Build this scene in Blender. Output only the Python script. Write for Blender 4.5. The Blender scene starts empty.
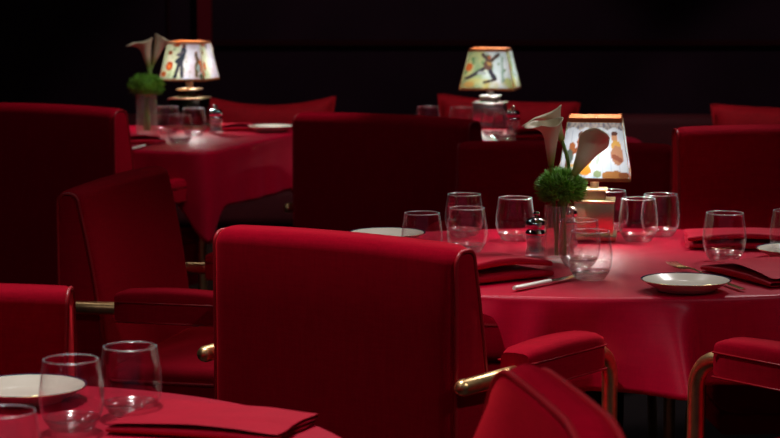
import bpy, math, random
from mathutils import Vector, Matrix, noise
random.seed(7)
PI = math.pi
col = bpy.context.scene.collection
SC = bpy.context.scene

# ------------------------------------------------------------------ camera
F = 2150.0
TH = math.radians(7.0)
EYE = Vector((0, 0, 1.362))
UPV = Vector((0, math.sin(TH), math.cos(TH)))
FWD = Vector((0, math.cos(TH), -math.sin(TH)))
def ray(px, py):
    return Vector((1, 0, 0)) * ((px - 390) / F) - UPV * ((py - 219) / F) + FWD
def at(px, py, z=0.752):
    d = ray(px, py); t = (z - EYE.z) / d.z
    return EYE + d * t
def aty(px, py, Y):
    d = ray(px, py); return EYE + d * (Y / d.y)
cam = bpy.data.cameras.new('camera'); camo = bpy.data.objects.new('camera', cam); col.objects.link(camo)
camo.location = EYE; camo.rotation_euler = (PI / 2 - TH, 0, 0)
cam.sensor_width = 36; cam.lens = F * 36 / 780
cam.dof.use_dof = True; cam.dof.focus_distance = 3.85; cam.dof.aperture_fstop = 9
cam.clip_end = 60
SC.camera = camo

# ------------------------------------------------------------------ materials
def newmat(name):
    m = bpy.data.materials.new(name); m.use_nodes = True
    nt = m.node_tree; b = nt.nodes['Principled BSDF']
    return m, nt, b
def N(nt, t, **kw):
    n = nt.nodes.new(t)
    for k, v in kw.items():
        if k in n.inputs: n.inputs[k].default_value = v
        else: setattr(n, k, v)
    return n
def simple(name, c, rough=0.5, metal=0.0, spec=0.5, var=0.0, scale=30, bump=0.0, bscale=200, sheen=0, sheent=(1, 1, 1), srough=0.3):
    m, nt, b = newmat(name)
    b.inputs['Base Color'].default_value = (*c, 1); b.inputs['Roughness'].default_value = rough
    b.inputs['Metallic'].default_value = metal; b.inputs['Specular IOR Level'].default_value = spec
    b.inputs['Sheen Weight'].default_value = sheen; b.inputs['Sheen Tint'].default_value = (*sheent, 1)
    b.inputs['Sheen Roughness'].default_value = srough
    tc = N(nt, 'ShaderNodeTexCoord')
    if var:
        nz = N(nt, 'ShaderNodeTexNoise', Scale=scale, Detail=4.0); nt.links.new(tc.outputs['Object'], nz.inputs['Vector'])
        cr = N(nt, 'ShaderNodeValToRGB')
        cr.color_ramp.elements[0].position = 0.3; cr.color_ramp.elements[1].position = 0.7
        cr.color_ramp.elements[0].color = (*[x * (1 - var) for x in c], 1)
        cr.color_ramp.elements[1].color = (*[min(1, x * (1 + var)) for x in c], 1)
        nt.links.new(nz.outputs['Fac'], cr.inputs['Fac']); nt.links.new(cr.outputs['Color'], b.inputs['Base Color'])
    if bump:
        nb = N(nt, 'ShaderNodeTexNoise', Scale=bscale, Detail=3.0); nt.links.new(tc.outputs['Object'], nb.inputs['Vector'])
        bp = N(nt, 'ShaderNodeBump', Strength=bump, Distance=0.002)
        nt.links.new(nb.outputs['Fac'], bp.inputs['Height']); nt.links.new(bp.outputs['Normal'], b.inputs['Normal'])
    return m
def weave(name, c, sheen, sheent, rough, bump=0.25, var=0.25, spec=0.25, stint=(1, 1, 1)):
    """cloth with a fine crossed thread pattern"""
    m, nt, b = newmat(name)
    b.inputs['Roughness'].default_value = rough
    b.inputs['Specular IOR Level'].default_value = spec; b.inputs['Specular Tint'].default_value = (*stint, 1)
    b.inputs['Sheen Weight'].default_value = sheen; b.inputs['Sheen Tint'].default_value = (*sheent, 1); b.inputs['Sheen Roughness'].default_value = 0.35
    tc = N(nt, 'ShaderNodeTexCoord')
    outs = []
    for sc in ((260, 260, 26), (26, 26, 260)):
        mp = N(nt, 'ShaderNodeMapping'); mp.inputs['Scale'].default_value = sc
        nt.links.new(tc.outputs['Object'], mp.inputs['Vector'])
        nz = N(nt, 'ShaderNodeTexNoise', Scale=1.0, Detail=3.0); nt.links.new(mp.outputs['Vector'], nz.inputs['Vector']); outs.append(nz)
    ad = N(nt, 'ShaderNodeMath', operation='ADD'); nt.links.new(outs[0].outputs['Fac'], ad.inputs[0]); nt.links.new(outs[1].outputs['Fac'], ad.inputs[1])
    hv = N(nt, 'ShaderNodeMath', operation='MULTIPLY'); hv.inputs[1].default_value = 0.5; nt.links.new(ad.outputs[0], hv.inputs[0])
    cr = N(nt, 'ShaderNodeValToRGB'); cr.color_ramp.elements[0].position = 0.35; cr.color_ramp.elements[1].position = 0.65
    cr.color_ramp.elements[0].color = (*[x * (1 - var) for x in c], 1); cr.color_ramp.elements[1].color = (*[x * (1 + var) for x in c], 1)
    nt.links.new(hv.outputs[0], cr.inputs['Fac']); nt.links.new(cr.outputs['Color'], b.inputs['Base Color'])
    bp = N(nt, 'ShaderNodeBump', Strength=bump, Distance=0.001)
    nt.links.new(hv.outputs[0], bp.inputs['Height']); nt.links.new(bp.outputs['Normal'], b.inputs['Normal'])
    return m
MT = {}
MT['velvet'] = weave('red_velvet', (0.34, 0.0008, 0.014), 0.75, (1.0, 0.03, 0.04), 0.9, bump=0.12, var=0.12, spec=.1, stint=(1, .1, .1))
MT['piping'] = simple('red_piping', (0.36, 0.006, 0.014), 0.38, spec=0.4)
MT['cloth'] = weave('crimson_tablecloth', (0.42, 0.001, 0.022), 0.10, (1.0, 0.10, 0.22), 0.42, spec=.22, stint=(1, .62, .75), bump=0.08, var=0.08)
MT['napkin'] = weave('crimson_napkin', (0.42, 0.001, 0.020), 0.2, (1.0, 0.08, 0.15), 0.65, spec=.12, bump=0.08, var=0.08)
MT['pillow'] = weave('scarlet_cushion', (0.45, 0.001, 0.010), 0.2, (1, .03, .03), 0.8)
MT['brass'] = simple('brushed_brass', (0.88, 0.58, 0.27), 0.36, 1.0, var=0.12, scale=60)
MT['lampbrass'] = simple('polished_brass', (0.80, 0.66, 0.40), 0.30, 1.0)
MT['pewter'] = simple('dark_metal', (0.42, 0.43, 0.42), 0.35, 1.0)
MT['bronze'] = simple('dark_bronze', (0.10, 0.085, 0.065), 0.2, 1.0)
MT['chrome'] = simple('chrome', (0.85, 0.85, 0.86), 0.08, 1.0)
MT['porcelain'] = simple('ivory_porcelain', (0.80, 0.73, 0.61), 0.18)
MT['navy'] = simple('navy_glaze', (0.02, 0.025, 0.06), 0.15)
MT['gold'] = simple('gold_edge', (0.70, 0.45, 0.2), 0.2, 1.0)
MT['ivory'] = simple('ivory_handle', (0.80, 0.78, 0.70), 0.3)
MT['spathe'] = simple('calla_spathe', (0.62, 0.50, 0.36), 0.5, var=0.12, scale=25)
MT['stem'] = simple('calla_stem', (0.16, 0.30, 0.04), 0.4)
MT['spadix'] = simple('calla_spadix', (0.75, 0.55, 0.10), 0.7, bump=0.4)
MT['leaf'] = simple('bright_green_tuft', (0.13, 0.36, 0.02), 0.5, var=0.5, scale=60)
MT['wood'] = simple('dark_table_wood', (0.03, 0.012, 0.008), 0.4)
MT['iron'] = simple('black_iron', (0.02, 0.02, 0.02), 0.4, 0.8)
MT['pepper'] = simple('peppercorns', (0.10, 0.06, 0.04), 0.7)
MT['salt'] = simple('white_salt', (0.75, 0.75, 0.73), 0.8)
MT['trim'] = simple('orange_brown_trim', (0.42, 0.10, 0.02), 0.45, var=0.2, scale=40)
MT['carpet'] = simple('black_red_carpet', (0.012, 0.003, 0.005), 0.95, var=0.4, scale=60, bump=0.5, bscale=300)
MT['wall'] = simple('black_lacquer_wall', (0.016, 0.005, 0.011), 0.6, spec=0.06, var=0.2, scale=3)
MT['ceiling'] = simple('black_ceiling', (0.01, 0.006, 0.008), 0.8)
MT['walltrim'] = simple('oxblood_trim', (0.018, 0.0012, 0.003), 0.6, spec=0.05)
MT['pilaster'] = simple('red_pilaster', (0.11, 0.002, 0.008), 0.7, spec=0.1)
MT['bench'] = weave('oxblood_bench', (0.05, 0.001, 0.004), 0.1, (1, .1, .1), 0.8)

# spathe: partly translucent petal, green towards its base (by height on the flower itself)
def petal_mat():
    m, nt, b = newmat('calla_spathe_petal')
    out = nt.nodes['Material Output']
    tc = N(nt, 'ShaderNodeTexCoord'); sp = N(nt, 'ShaderNodeSeparateXYZ'); nt.links.new(tc.outputs['Generated'], sp.inputs[0])
    cr = N(nt, 'ShaderNodeValToRGB'); e = cr.color_ramp.elements
    e[0].position = 0.0; e[0].color = (0.16, 0.27, 0.03, 1); e[1].position = 0.42; e[1].color = (0.70, 0.62, 0.42, 1)
    x = e.new(0.16); x.color = (0.34, 0.38, 0.10, 1)
    nt.links.new(sp.outputs[2], cr.inputs['Fac']); nt.links.new(cr.outputs['Color'], b.inputs['Base Color'])
    b.inputs['Roughness'].default_value = 0.5
    tr = N(nt, 'ShaderNodeBsdfTranslucent'); nt.links.new(cr.outputs['Color'], tr.inputs['Color'])
    mx = N(nt, 'ShaderNodeMixShader'); mx.inputs[0].default_value = 0.10
    nt.links.new(b.outputs[0], mx.inputs[1]); nt.links.new(tr.outputs[0], mx.inputs[2]); nt.links.new(mx.outputs[0], out.inputs[0])
    return m
MT['petal'] = petal_mat()

def thin_glass(name, gl=0.0, tint=(0.985, 0.985, 0.985), rough=0.015, ior=1.5, edge=.5):
    m = bpy.data.materials.new(name); m.use_nodes = True; nt = m.node_tree
    nt.nodes.remove(nt.nodes['Principled BSDF']); out = nt.nodes['Material Output']
    tr = N(nt, 'ShaderNodeBsdfTransparent'); tr.inputs[0].default_value = (*tint, 1)
    g = N(nt, 'ShaderNodeBsdfGlossy'); g.inputs['Color'].default_value = (1, 1, 1, 1); g.inputs['Roughness'].default_value = rough
    fr = N(nt, 'ShaderNodeLayerWeight'); pw = N(nt, 'ShaderNodeMath', operation='POWER'); pw.inputs[1].default_value = 3.5
    nt.links.new(fr.outputs['Facing'], pw.inputs[0])
    mp = N(nt, 'ShaderNodeMapRange'); mp.inputs['To Min'].default_value = max(.05, gl); mp.inputs['To Max'].default_value = max(.45, gl); nt.links.new(pw.outputs[0], mp.inputs['Value'])
    mx = N(nt, 'ShaderNodeMixShader'); nt.links.new(mp.outputs[0], mx.inputs[0]); nt.links.new(tr.outputs[0], mx.inputs[1]); nt.links.new(g.outputs[0], mx.inputs[2])
    df = N(nt, 'ShaderNodeBsdfGlossy'); df.inputs['Roughness'].default_value = .45; df.inputs['Color'].default_value = (.95, .95, 1, 1)
    p2 = N(nt, 'ShaderNodeMath', operation='POWER'); p2.inputs[1].default_value = 6; nt.links.new(fr.outputs['Facing'], p2.inputs[0])
    m3 = N(nt, 'ShaderNodeMath', operation='MULTIPLY_ADD'); m3.inputs[1].default_value = edge; m3.inputs[2].default_value = gl * .5; nt.links.new(p2.outputs[0], m3.inputs[0])
    mz = N(nt, 'ShaderNodeMixShader'); nt.links.new(m3.outputs[0], mz.inputs[0]); nt.links.new(mx.outputs[0], mz.inputs[1]); nt.links.new(df.outputs[0], mz.inputs[2])
    nt.links.new(mz.outputs[0], out.inputs[0]); return m
def thick_glass(name, tint=(1, 1, 1), rough=0.0):
    m = bpy.data.materials.new(name); m.use_nodes = True; nt = m.node_tree
    nt.nodes.remove(nt.nodes['Principled BSDF']); out = nt.nodes['Material Output']
    g = N(nt, 'ShaderNodeBsdfGlass'); g.inputs['Color'].default_value = (*tint, 1); g.inputs['IOR'].default_value = 1.45; g.inputs['Roughness'].default_value = rough
    tr = N(nt, 'ShaderNodeBsdfTransparent'); mx = N(nt, 'ShaderNodeMixShader'); mx.inputs[0].default_value = .52
    gg = N(nt, 'ShaderNodeBsdfGlossy'); gg.inputs['Roughness'].default_value = .12; m2 = N(nt, 'ShaderNodeMixShader'); m2.inputs[0].default_value = .20
    nt.links.new(g.outputs[0], mx.inputs[1]); nt.links.new(tr.outputs[0], mx.inputs[2]); nt.links.new(mx.outputs[0], m2.inputs[1]); nt.links.new(gg.outputs[0], m2.inputs[2])
    nt.links.new(m2.outputs[0], out.inputs[0]); return m
MT['glass'] = thin_glass('clear_glass_wall')
MT['glassrim'] = thin_glass('clear_glass_rim', gl=0.35, rough=0.15)
MT['glassbase'] = thick_glass('clear_glass_base')
MT['ribglass'] = thin_glass('ribbed_glass', gl=0.13, tint=(0.97, 0.99, 0.96), rough=0.05)

def shade_mat():
    m, nt, b = newmat('painted_lampshade')
    out = nt.nodes['Material Output']; nt.nodes.remove(b)
    at_ = N(nt, 'ShaderNodeVertexColor'); at_.layer_name = 'paint'
    tr = N(nt, 'ShaderNodeBsdfTranslucent'); df = N(nt, 'ShaderNodeBsdfDiffuse')
    gl = N(nt, 'ShaderNodeBsdfGlossy'); gl.inputs['Roughness'].default_value = 0.2
    hs = N(nt, 'ShaderNodeMix'); hs.data_type = 'RGBA'; hs.blend_type = 'MULTIPLY'; hs.inputs[0].default_value = 1; hs.inputs[7].default_value = (.112, .115, .12, 1)
    nt.links.new(at_.outputs['Color'], hs.inputs[6])
    nt.links.new(hs.outputs[2], tr.inputs['Color']); nt.links.new(at_.outputs['Color'], df.inputs['Color'])
    mx = N(nt, 'ShaderNodeMixShader'); mx.inputs[0].default_value = 0.35
    nt.links.new(tr.outputs[0], mx.inputs[1]); nt.links.new(df.outputs[0], mx.inputs[2])
    m2 = N(nt, 'ShaderNodeMixShader'); m2.inputs[0].default_value = 0.03
    nt.links.new(mx.outputs[0], m2.inputs[1]); nt.links.new(gl.outputs[0], m2.inputs[2])
    nt.links.new(m2.outputs[0], out.inputs[0]); return m
MT['shade'] = shade_mat()
def trim_lit():
    m, nt, b = newmat('orange_trim_band'); out = nt.nodes['Material Output']
    b.inputs['Base Color'].default_value = (0.45, 0.12, 0.03, 1); b.inputs['Roughness'].default_value = 0.5
    tr = N(nt, 'ShaderNodeBsdfTranslucent'); tr.inputs[0].default_value = (0.02, 0.005, 0.001, 1)
    mx = N(nt, 'ShaderNodeMixShader'); mx.inputs[0].default_value = 0.35
    nt.links.new(b.outputs[0], mx.inputs[1]); nt.links.new(tr.outputs[0], mx.inputs[2]); nt.links.new(mx.outputs[0], out.inputs[0])
    return m
MT['band'] = trim_lit()
def bulb_mat(watts=4):
    m, nt, b = newmat('lit_bulb'); b.inputs['Emission Color'].default_value = (1, .95, .90, 1); b.inputs['Emission Strength'].default_value = watts * 78
    return m

# ------------------------------------------------------------------ mesh helpers
class MB:
    def __init__(s): s.v = []; s.f = []; s.m = []
    def grid(s, rows, cu=False, cv=False, mat=0, flip=False):
        """rows: list of rings; cu closes each ring, cv closes the list of rings. mat: int or function(row)"""
        b = len(s.v); nr = len(rows); nc = len(rows[0])
        for r in rows: s.v += [tuple(p) for p in r]
        for i in range(nr if cv else nr - 1):
            for j in range(nc if cu else nc - 1):
                a = b + i * nc + j; c = b + i * nc + (j + 1) % nc
                d = b + ((i + 1) % nr) * nc + (j + 1) % nc; e = b + ((i + 1) % nr) * nc + j
                s.f.append((a, e, d, c) if flip else (a, c, d, e)); s.m.append(mat(i) if callable(mat) else mat)
        return b
    def cap(s, ring, mat=0, flip=False):
        b = len(s.v); s.v += [tuple(p) for p in ring]; n = len(ring)
        f = tuple(range(b, b + n)); s.f.append(f[::-1] if flip else f); s.m.append(mat)
    def lathe(s, prof, seg=32, c=(0, 0, 0), mat=0, rib=None):
        rows = []
        for (r, z) in prof:
            row = []
            for k in range(seg):
                a = 2 * PI * k / seg; rr = r * (1 + (rib(a, z) if rib else 0))
                row.append((c[0] + rr * math.cos(a), c[1] + rr * math.sin(a), c[2] + z))
            rows.append(row)
        s.grid(rows, cu=True, mat=mat)
    def tube(s, pts, r, seg=12, mat=0, caps=True, closed=False):
        pts = [Vector(p) for p in pts]; n = len(pts); rows = []
        up = None
        for i, p in enumerate(pts):
            if closed: t = (pts[(i + 1) % n] - pts[i - 1]).normalized()
            else: t = (pts[min(i + 1, n - 1)] - pts[max(i - 1, 0)]).normalized()
            if up is None:
                up = Vector((0, 0, 1)) if abs(t.z) < .9 else Vector((1, 0, 0))
            x = t.cross(up).normalized(); y = x.cross(t).normalized(); up = y
            rr = r(i / (n - 1)) if callable(r) else r
            rows.append([p + x * rr * math.cos(2 * PI * k / seg) + y * rr * math.sin(2 * PI * k / seg) for k in range(seg)])
        s.grid(rows, cu=True, cv=closed, mat=mat)
        if caps and not closed: s.cap(rows[0], mat, True); s.cap(rows[-1], mat)
    def rbox(s, c, size, r=0.01, mat=0, seg=3, taper=1.0, crown=0.0):
        """rounded box as stacked rounded-rectangle rings"""
        cx, cy, cz = c; hx, hy, hz = size[0] / 2, size[1] / 2, size[2] / 2; r = min(r, hx * .99, hy * .99, hz * .99)
        def ring(ins, z, k=1.0):
            o = []; x = hx * k - ins; y = hy * k - ins; q = max(r - ins * 0, 1e-4)
            q = min(q, x, y)
            for (sx, sy, a0) in ((1, 1, 0), (-1, 1, PI / 2), (-1, -1, PI), (1, -1, 1.5 * PI)):
                for t in range(seg + 1):
                    a = a0 + PI / 2 * t / seg
                    o.append((cx + sx * (x - q) + q * math.cos(a), cy + sy * (y - q) + q * math.sin(a), z))
            return o
        rows = []
        for t in range(seg + 1):
            a = PI / 2 * t / seg; rows.append(ring(r * (1 - math.sin(a)), cz - hz + r * (1 - math.cos(a))))
        for t in range(seg + 1):
            a = PI / 2 * t / seg; rows.append(ring(r * (1 - math.cos(a)), cz + hz - r + r * math.sin(a), taper))
        s.grid(rows, cu=True, mat=mat); s.cap(rows[0], mat, True); s.cap(rows[-1], mat)
    def obj(s, name, mats, parent=None, smooth=True, sharp=None):
        me = bpy.data.meshes.new(name); me.from_pydata(s.v, [], s.f)
        for m in (mats if isinstance(mats, (list, tuple)) else [mats]): me.materials.append(MT[m] if isinstance(m, str) else m)
        for p, mi in zip(me.polygons, s.m): p.material_index = mi; p.use_smooth = smooth
        import bmesh
        bm = bmesh.new(); bm.from_mesh(me); bmesh.ops.remove_doubles(bm, verts=bm.verts, dist=1e-6)
        bmesh.ops.recalc_face_normals(bm, faces=bm.faces); bm.to_mesh(me); bm.free()
        if sharp is not None: me.set_sharp_from_angle(angle=math.radians(sharp))
        o = bpy.data.objects.new(name, me); col.objects.link(o)
        if parent: o.parent = parent
        return o
def empty(name, loc, rz=0.0):
    o = bpy.data.objects.new(name, None); col.objects.link(o); o.location = loc; o.rotation_euler = (0, 0, rz)
    o.empty_display_size = 0.1; return o
def tag(o, label, cat, group=None, kind=None):
    o['label'] = label; o['category'] = cat
    if group: o['group'] = group
    if kind: o['kind'] = kind
    return o
def struct(o): o['kind'] = 'structure'; return o
def copy_tree(o, parent=None):
    c = o.copy(); col.objects.link(c); c.parent = parent
    for ch in [x for x in bpy.data.objects if x.parent == o]: copy_tree(ch, c)
    return c
def bez(p0, p1, p2, p3, n):
    out = []
    for i in range(n + 1):
        t = i / n; u = 1 - t
        out.append(Vector(p0) * u ** 3 + Vector(p1) * 3 * u * u * t + Vector(p2) * 3 * u * t * t + Vector(p3) * t ** 3)
    return out
def box_obj(name, lo, hi, mat, parent=None, r=0.0):
    m = MB(); c = [(a + b) / 2 for a, b in zip(lo, hi)]; s = [b - a for a, b in zip(lo, hi)]
    m.rbox(c, s, r if r else 0.001, seg=1 if not r else 3)
    return m.obj(name, mat, parent, smooth=False if not r else True, sharp=None if not r else 40)

# ------------------------------------------------------------------ the room
struct(box_obj('floor', (-4.5, -1.5, -0.1), (4.5, 9.6, 0.0), 'carpet'))
struct(box_obj('wall_back', (-4.5, 9.4, 0.0), (4.5, 9.6, 3.2), 'wall'))
struct(box_obj('wall_left', (-4.6, -1.5, 0.0), (-4.5, 9.6, 3.2), 'wall'))
struct(box_obj('wall_right', (4.5, -1.5, 0.0), (4.6, 9.6, 3.2), 'wall'))
struct(box_obj('ceiling', (-4.6, -1.5, 3.2), (4.6, 9.6, 3.3), 'ceiling'))
# dado rail and panel mouldings on the back wall
zr = aty(500, 43, 9.38).z
xl = aty(204, 20, 9.35).x
w9 = 9.38 / F
struct(box_obj('trim_1', (xl + 0.03, 9.375, zr - 0.012), (4.45, 9.4, zr + 0.012), 'walltrim'))
struct(box_obj('trim_2', (xl - 0.028, 9.33, zr - 0.06), (xl + 0.032, 9.4, 3.2), 'pilaster'))
xa = aty(168, 20, 9.38).x
struct(box_obj('trim_3', (xa - 0.006, 9.385, 0.9), (xa + 0.006, 9.4, 3.2), 'walltrim'))

# ------------------------------------------------------------------ upholstered armchair
def back_profile(zt, zb=0.34, tt=0.075, tb=0.14, r=0.030, inset=0.0):
    """(y,z) points: up the rear face, over the rounded top, down the raked front face"""
    P = []
    n = 7; i = inset
    for k in range(6): P.append((0.0 + i, zb + (zt - r - zb) * k / 5))
    for k in range(1, n + 1):
        a = PI / 2 * k / n; P.append((r - (r - i) * math.cos(a), zt - r + (r - i) * math.sin(a)))
    for k in range(0, n + 1):
        a = PI / 2 * k / n; P.append((tt - r + (r - i) * math.sin(a), zt - r + (r - i) * math.cos(a)))
    for k in range(1, 9):
        t = k / 8; y = tt + (tb - tt) * (t ** 0.9) + 0.012 * math.sin(PI * t)
        P.append((y - i, zt - r - (zt - r - zb) * t))
    return P
CHAIRS = []
def make_chair(L, R, zt, label, w=None, tt=0.075, arms=True, pipe2=False, tb=0.14, corner=0.022, armz=0.0, legs=True, armlen=0.0, xgroup=None, splay=0.0, rt=0.0, tube0=0.0, toppipe=False):
    """L,R: floor points under the rear top edge, on the sitter's left and right"""
    L = Vector((L[0], L[1], 0)); R = Vector((R[0], R[1], 0)); d = R - L
    W = w or d.length; ang = math.atan2(d.y, d.x); c = (L + R) / 2
    root = empty('dining_armchair', (c.x, c.y, 0), ang)
    tag(root, label, 'chair', xgroup)
    hw = W / 2
    # back rest: rings across the width
    def drop_at(x):
        if rt <= 0: return 0.0
        q = max(0.0, (abs(x) - (hw - rt)) / rt); return rt * 0.9 * (1 - math.sqrt(max(0.0, 1 - min(1, q) ** 2)))
    m = MB(); rows = []
    e = corner
    xs = []
    for k in range(6): a = PI / 2 * k / 5; xs.append((-hw + e * (1 - math.sin(a)), 0.6 * e * (1 - math.cos(PI / 2 - a)) if False else 0.45 * e * (1 - math.sin(a))))
    mid = 14
    left = [(-hw + e * (1 - math.cos(PI / 2 * k / 5)), e * 0.5 * (1 - math.sin(PI / 2 * k / 5))) for k in range(6)]
    seq = left + [(-hw + e + (2 * hw - 2 * e) * k / mid, 0.0) for k in range(1, mid)] + [(-x, i) for x, i in left[::-1]]
    for x, ins in seq:
        cr = 0.006 * (1 - (x / hw) ** 2)
        pr = back_profile(zt + cr - ins * 0.3 - drop_at(x), tt=tt, tb=tb, inset=ins)
        rows.append([(x, y + (cr * .8 if y > tt * .8 else -cr * .3), z) for y, z in pr])
    m.grid(rows, cu=True); m.cap(rows[0], 0, True); m.cap(rows[-1], 0)
    back = m.obj('backrest', 'velvet', root, sharp=50)
    for s in (-1, 1):
        pm = MB()
        pm.tube([(s * (hw - 0.001), y, z) for y, z in back_profile(zt - drop_at(hw - .001), tt=tt, tb=tb, inset=corner * 0.3)], 0.0038, 8)
        pm.obj('piping', 'piping', back)
    if toppipe:
        for yy, zz in ((0.004, -0.010), (tt - 0.004, -0.010)):
            pm = MB(); n_ = 40
            pm.tube([(-hw + .004 + (2 * hw - .008) * k / n_, yy, zt + zz + .006 * (1 - (2 * k / n_ - 1) ** 2) - drop_at(-hw + .004 + (2 * hw - .008) * k / n_)) for k in range(n_ + 1)], .0045, 8); pm.obj('piping', 'piping', back)
    # seat
    m = MB(); m.rbox((0, 0.115 + 0.21, 0.415), (W - 0.02, 0.45, 0.13), 0.035, seg=5)
    seat = m.obj('seat', 'velvet', root, sharp=50)
    m = MB()
    q = []
    for (sx, sy, a0) in ((1, 1, 0), (-1, 1, PI / 2), (-1, -1, PI), (1, -1, 1.5 * PI)):
        for t in range(5):
            a = a0 + PI / 2 * t / 4; q.append((sx * (hw - 0.01 - .035) + .036 * math.cos(a), 0.325 + sy * (0.225 - .035) + .036 * math.sin(a), 0.448))
    m.tube(q, 0.004, 6, closed=True); m.obj('piping', 'piping', seat)
    m = MB(); m.rbox((0, 0.30, 0.325), (W - 0.04, 0.44, 0.05), 0.01); m.obj('seat_frame', 'velvet', root, sharp=50)
    # brass arm tubes: rounded rear end beside the back, forward, bend, down to the floor
    za = 0.617 + armz; yf = 0.46 + armlen; rb = 0.055
    for s in (-1, 1):
        x = s * (hw + 0.017); X = lambda y: s * (hw + 0.017 + splay * max(0, y)); TR = 0.0145
        m = MB(); ys = -0.012 + tube0
        pts = [(X(y), y, za) for y in (ys, ys + .004, ys + .012, 0.1, 0.2, 0.3, yf - rb)]
        rad = [0.005, 0.0115, TR, TR, TR, TR, TR]
        for k in range(1, 9):
            a = PI / 2 * k / 8; pts.append((X(yf), yf - rb + rb * math.sin(a), za - rb + rb * math.cos(a))); rad.append(TR)
        pts += [(X(yf), yf, 0.4), (X(yf), yf, 0.2), (X(yf), yf, 0.0)]; rad += [TR] * 3
        n = len(pts)
        m.tube(pts, lambda t: rad[min(n - 1, round(t * (n - 1)))], 16)
        m.obj('arm_tube', 'brass', root, sharp=50)
        # upholstered pad with seams
        m = MB(); y0, y1 = 0.15, 0.395 + armlen; rows = []
        ny = 12
        for k in range(ny + 1):
            t = k / ny; y = y0 + (y1 - y0) * t; x = X(y)
            ins = 0.0
            if t < 0.02 or t > 0.98: ins = 0.006
            ht = 0.042 + 0.006 * math.sin(PI * t); hb = 0.024; hx = 0.034 - ins
            ring = []
            prof = [(-1, -1), (1, -1), (1, 0.55)]
            ring.append((x - hx, y, za - hb + ins)); ring.append((x - hx * 0.5, y, za - hb + ins)); ring.append((x + hx * .5, y, za - hb + ins)); ring.append((x + hx, y, za - hb + ins))
            ring.append((x + hx, y, za + ht * 0.1))
            for q_ in range(0, 9):
                a = PI * q_ / 8
                ring.append((x + hx * math.copysign(abs(math.cos(a)) ** 0.5, math.cos(a)), y, za + ht * 0.5 + (ht * 0.5 - ins) * abs(math.sin(a)) ** 0.7))
            ring.append((x - hx, y, za + ht * 0.1))
            rows.append(ring)
        m.grid(rows, cu=True); m.cap(rows[0], 0, True); m.cap(rows[-1], 0)
        pad = m.obj('arm_pad', 'velvet', root, sharp=40)
        m = MB()
        for zz in (za + 0.020, za - 0.022):
            hx = 0.0345
            m.tube([(X(y0) - hx, y0 + .004, zz), (X(y1) - hx, y1 - .004, zz), (X(y1) + hx, y1 - .004, zz), (X(y0) + hx, y0 + .004, zz)], 0.0017, 6, closed=True)
        m.obj('piping', 'piping', pad)
        # rear leg
        m = MB(); m.tube([(s * (hw - 0.05), 0.07, 0.345), (s * (hw - 0.045), 0.03, 0.17), (s * (hw - 0.04), -0.02, 0.0)], 0.012, 12); m.obj('leg', 'brass', root, sharp=50)
    CHAIRS.append(root)
    return root
def seg(px1, py1, px2, py2, z):
    return at(px1, py1, z), at(px2, py2, z)

ZB = 0.89
L, R = seg(211, 226.8, 454, 248.5, ZB)
make_chair(L, R, ZB, 'large red velvet armchair seen squarely from behind, nearest to the round table', corner=0.03, armz=0.045, splay=0.07, armlen=-0.01)
L, R = seg(146, 165, 54, 190.5, 0.86)
make_chair(L, R, 0.86, 'red velvet armchair turned side-on, facing right, with a pale brass arm tube', tt=0.062, tb=0.122, tube0=0.035, armz=-.006)
# chairs behind
L, R = seg(-36, 103.5, 113, 109.5, 0.90)
make_chair(L, R, 0.90, 'dark red armchair back at the left edge before the back left lamp table', tt=0.08)
L, R = seg(292, 113, 468, 121, 0.90)
make_chair(L, R, 0.90, 'dark red armchair seen from behind in the middle before the acrobat lamp', tt=0.08)
c1 = at(673, 143.5, 0.86); c2 = at(461, 140.5, 0.86)
make_chair(c1, c2, 0.86, 'red armchair directly behind the calla lilies and lit lamp of the round table')
c1 = at(890, 125, 0.95); c2 = at(674, 126, 0.95)
make_chair((c1.x, c1.y), (c2.x, c2.y), 0.95, 'dark red armchair at the right edge, just below the small scarlet cushion', w=0.54)
# chair of the near table, facing the camera
c2 = at(71, 286, 0.86)
make_chair((c2.x, c2.y + .03), (c2.x - 0.5, c2.y + 0.03), 0.86, 'red velvet armchair at the left edge facing the camera behind the nearest table', corner=0.012)
L, R = seg(648, 440, 526, 348, 0.89)
make_chair(L, R, 0.89, 'bright red velvet armchair seen end-on with a rounded piped back, below the round table', tt=0.055, tb=0.20, corner=0.05, rt=0.13, toppipe=True)
# chair at front right, only its left arm shows
fx, fy = -0.62, 0.785
tip = Vector((0.530, 3.66)); rt = Vector((fy, -fx)); fw = Vector((fx, fy)); Wf = 0.5
org = tip - fw * 0.46 + rt * (Wf / 2 + 0.017)
make_chair(org - rt * Wf / 2, org + rt * Wf / 2, 0.87, 'armchair cut by the right edge, only a red arm pad and bent brass tube showing', armz=0.058)

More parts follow.
